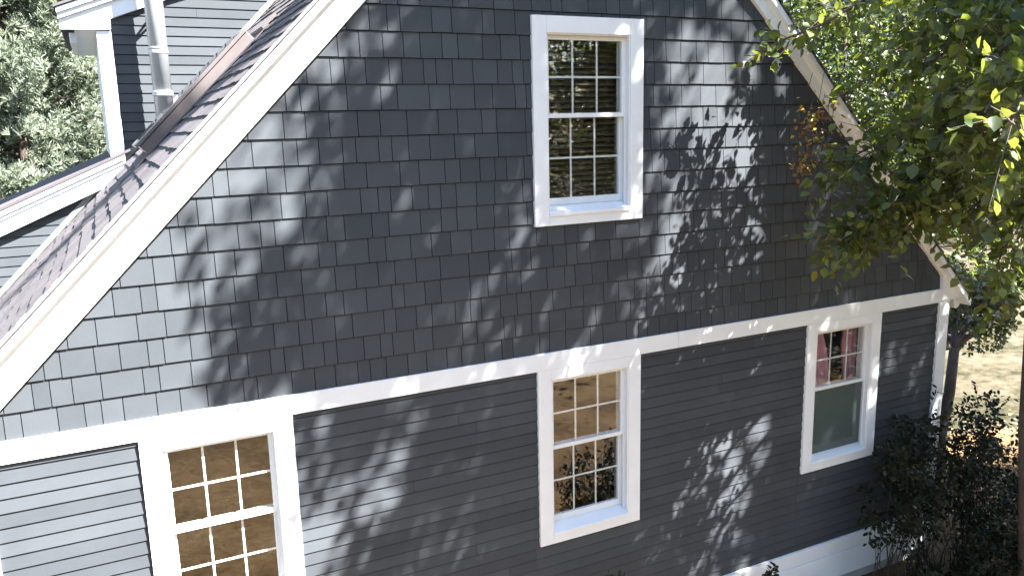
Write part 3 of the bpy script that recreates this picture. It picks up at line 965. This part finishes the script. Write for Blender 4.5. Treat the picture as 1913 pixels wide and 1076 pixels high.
# small ornamental tree behind the corner -------------------------------------
def bush(name, loc, crown, rad, nleaf, size, mat, seed, label, cat='bush', trunk_r=.07, T=LEAF_T, F=LEAF_F, nstem=9, group=None, clump=40):
    rg = np.random.default_rng(seed)
    t = empty(name, loc); tag(t, label, cat, group)
    loc = np.array(loc, float); crown = np.array(crown, float); rad = np.array(rad, float)
    st = MB()
    C_ = crown+rnd_unit(rg, clump)*rad*rg.uniform(.35, 1, (clump, 1))
    if trunk_r > .03:
        fork = np.array([loc[0]*.7+crown[0]*.3, loc[1]*.7+crown[1]*.3, crown[2]-rad[2]*.6])
        st.tube(limb_pts(rg, loc+[0, 0, -.1], fork, 4, .03), list(np.linspace(trunk_r, trunk_r*.7, 5)), 9)
        for c in C_[::5]: st.tube(limb_pts(rg, fork, c, 4, .1), list(np.linspace(trunk_r*.3, .004, 5)), 5)
    else:
        for c in C_:
            b = loc+np.array([rg.normal()*.12, rg.normal()*.12, -.05])
            if len(st.v) < 9000 and rg.uniform() < .6: st.tube(limb_pts(rg, b, c, 5, .10), list(np.linspace(.007, .002, 6)), 4)
    LP, LD, LN, LS = [], [], [], []
    per = max(3, nleaf//clump//3)
    for c in C_:
        for q in range(3):
            d = unit((rnd_unit(rg, 1)[0]+(c-crown)/rad.max()*.6)[None])[0]
            tip = c+d*rad.mean()*rg.uniform(.25, .5)
            st.tube([c, tip], [.003, .0015], 3, False)
            P, D, N, S = twig_leaves(rg, c, tip, per, size, .1, 1.1)
            LP.append(P); LD.append(D); LN.append(N); LS.append(S)
    st.build('stem' if trunk_r <= .03 else 'trunk', M_stem if trunk_r <= .03 else M_bark, t, smooth=True)
    leaves('foliage', np.concatenate(LP), np.concatenate(LD), np.concatenate(LN), np.concatenate(LS), mat, t, T, F)
    return t
bush('ornamental_tree', (5.95, .55, GZ), wp(1812, 580, 10.8), (.58, .55, .50), 5200, .066, M_leaf_pale, 3, 'small tree with pale leaves and a dark trunk just behind the right corner', 'tree', .085, clump=60)
bush('round_bush', gp(1835, 21), wp(1835, 505, 21)+np.array([0, 0, 0]), (1.3, 1.3, .7), 2600, .13, M_leaf_far, 4, 'sunlit round green bush on the dry lawn', 'bush', .02, clump=40)

# dark shrubs along the foot of the wall ---------------------------------------
SG = 'dark shrubs along the foot of the wall'
shr = [((3.72, -.55, GZ), (3.80, -.55, -1.98), (.34, .30, .62), 900, 'slender shrub with pale twigs in front of the white skirt'),
       ((4.35, -.50, GZ), (4.28, -.42, -1.75), (.42, .30, .75), 1500, 'dark shrub reaching up over the sill of the right window'),
       ((4.95, -.55, GZ), (4.95, -.50, -1.80), (.45, .38, .85), 1500, 'dark shrub directly in front of the right corner board'),
       ((5.55, -.35, GZ), (5.60, -.30, -2.2), (.45, .45, .70), 1300, 'dark shrub just right of the house corner'),
       ((4.55, -1.05, GZ), (4.55, -1.05, -2.55), (.50, .40, .40), 1200, 'low dark shrub at the bottom right below the window'),
       ((5.35, -1.0, GZ), (5.35, -1.0, -2.45), (.50, .45, .45), 1300, 'low dark shrub at the bottom right corner of the photo'),
       ((6.7, -.3, GZ), (6.7, -.3, -2.62), (.35, .45, .35), 700, 'dark shrub standing against the lawn at the right edge'),
       ((3.95, -.95, GZ), (3.95, -.95, -2.75), (.45, .30, .26), 800, 'lowest shrub in front of the lower skirt board'),
       ((2.12, -.50, GZ), (2.12, -.50, -2.50), (.22, .15, .30), 260, 'small shrub with upright twigs poking above the bottom edge before the skirt'),
       ((4.95, -1.75, GZ), (4.95, -1.75, -2.35), (.40, .35, .55), 1500, 'dark shrub in front of the tree trunk at the lower right'),
       ((5.9, -1.3, GZ), (5.9, -1.3, -2.5), (.5, .45, .55), 1500, 'dark shrub behind the tree trunk at the right edge'),
       ((2.3, -2.7, GZ), (2.3, -2.7, -2.72), (.5, .4, .4), 900, 'dark shrub out in the bed, mirrored low in the middle window'),
       ((3.1, -3.1, GZ), (3.1, -3.1, -2.75), (.5, .4, .38), 800, 'second dark shrub out in the bed, mirrored in the middle window'),
       ((.42, -.55, GZ), (.42, -.55, -1.98), (.18, .14, .24), 170, 'tiny shrub top just below the middle ground floor window')]
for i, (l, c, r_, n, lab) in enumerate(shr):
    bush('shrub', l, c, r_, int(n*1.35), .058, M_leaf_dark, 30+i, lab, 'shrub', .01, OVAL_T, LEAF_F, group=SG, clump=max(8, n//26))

# conifers at the left ------------------------------------------------------------
def conifer(loc, h, r, ntuft, seed, label):
    rg = np.random.default_rng(seed)
    t = empty('pine_tree', loc); tag(t, label, 'tree', 'pines behind the wing')
    loc = np.array(loc, float)
    tk = MB(); tk.tube([loc+[0, 0, -.3], loc+[.1, 0, h*.5], loc+[0, 0, h]], [.15, .10, .02], 9)
    C_ = []
    nb = 130
    for k in range(nb):
        zf = .05+.93*(k/nb)
        a = k*2.399+rg.uniform(-.3, .3)
        L = r*(1-zf)**.75*rg.uniform(.75, 1.1)+.25
        s = loc+[0, 0, h*zf]
        e = s+np.array([cos(a)*L, sin(a)*L, L*rg.uniform(.10, .30)])
        pts = limb_pts(rg, s, e, 5, .05)
        tk.tube(pts, list(np.linspace(.035, .008, 6)), 5)
        npad = int(5+L*7)
        for q in range(npad):
            f = rg.uniform(.35, 1.05); b = s+(e-s)*f
            C_.append(b+rg.normal(size=3)*np.array([.26, .26, .12])*(.5+.5*L/r*1.5))
    C_ = np.array(C_)
    tk.build('trunk', M_bark, t, smooth=True)
    # tufts: a clump of short upswept shoots, each a brush of needles
    idx = rg.integers(0, len(C_), ntuft)
    c = C_[idx]+rg.normal(size=(ntuft, 3))*.10
    axis = unit(rg.normal(size=(ntuft, 3))*.45+np.array([0, 0, .75])+(c-loc-[0, 0, h*.5])*np.array([.12, .12, 0]))
    nn = 16
    P = np.repeat(c, nn, 0)
    A = np.repeat(axis, nn, 0)
    D = unit(rnd_unit(rg, ntuft*nn)*.85+A*.9)
    P = P+A*rg.uniform(0, .06, (ntuft*nn, 1))
    N = rnd_unit(rg, ntuft*nn)
    NT = np.array([(-.085, 0, 0), (.085, 0, 0), (.03, 1, .0), (-.03, 1, 0)]); NF = np.array([(0, 1, 2, 3)])
    leaves('foliage', P, D, N, rg.uniform(.10, .17, ntuft*nn), M_needle, t, NT, NF, False)
    return t
p1 = conifer((-4.6, 15.5, GZ), 10.5, 3.5, 20000, 1, 'pale green pine nearest the wing at the upper left')
p2 = copy_thing(p1, (-8.6, 17.5, GZ), 1.9, 1.1, 'pine at the left edge of the photo')
copy_thing(p1, (-5.6, 22.5, GZ), 4.0, 1.25, 'taller pine behind the nearest one')
copy_thing(p1, (-.8, 21.0, GZ), 2.9, 1.2, 'pine rising behind the wing roof')

# leaf litter and twigs on the ground near the corner
rg = np.random.default_rng(9)
n = 1600
P = np.stack([rg.uniform(5.3, 10.5, n), rg.uniform(-2.5, 2.4, n), np.full(n, GZ+.012)], 1)
P = P[~((P[:, 1] > -.1) & (P[:, 0] < 5.2))]; n = len(P)
D = unit(np.stack([rg.normal(size=n), rg.normal(size=n), rg.normal(size=n)*.15], 1))
N = unit(np.stack([rg.normal(size=n)*.2, rg.normal(size=n)*.2, np.ones(n)], 1))
M_litter = mat_leaf('litter_leaf', [(0, (.10, .05, .02)), (.5, (.20, .11, .045)), (1, (.34, .23, .10))], .05, .8)
tag(leaves('fallen_leaves', P, D, N, rg.uniform(.05, .09, n), M_litter), 'brown fallen leaves scattered over the bare ground', 'leaves', kind='stuff')
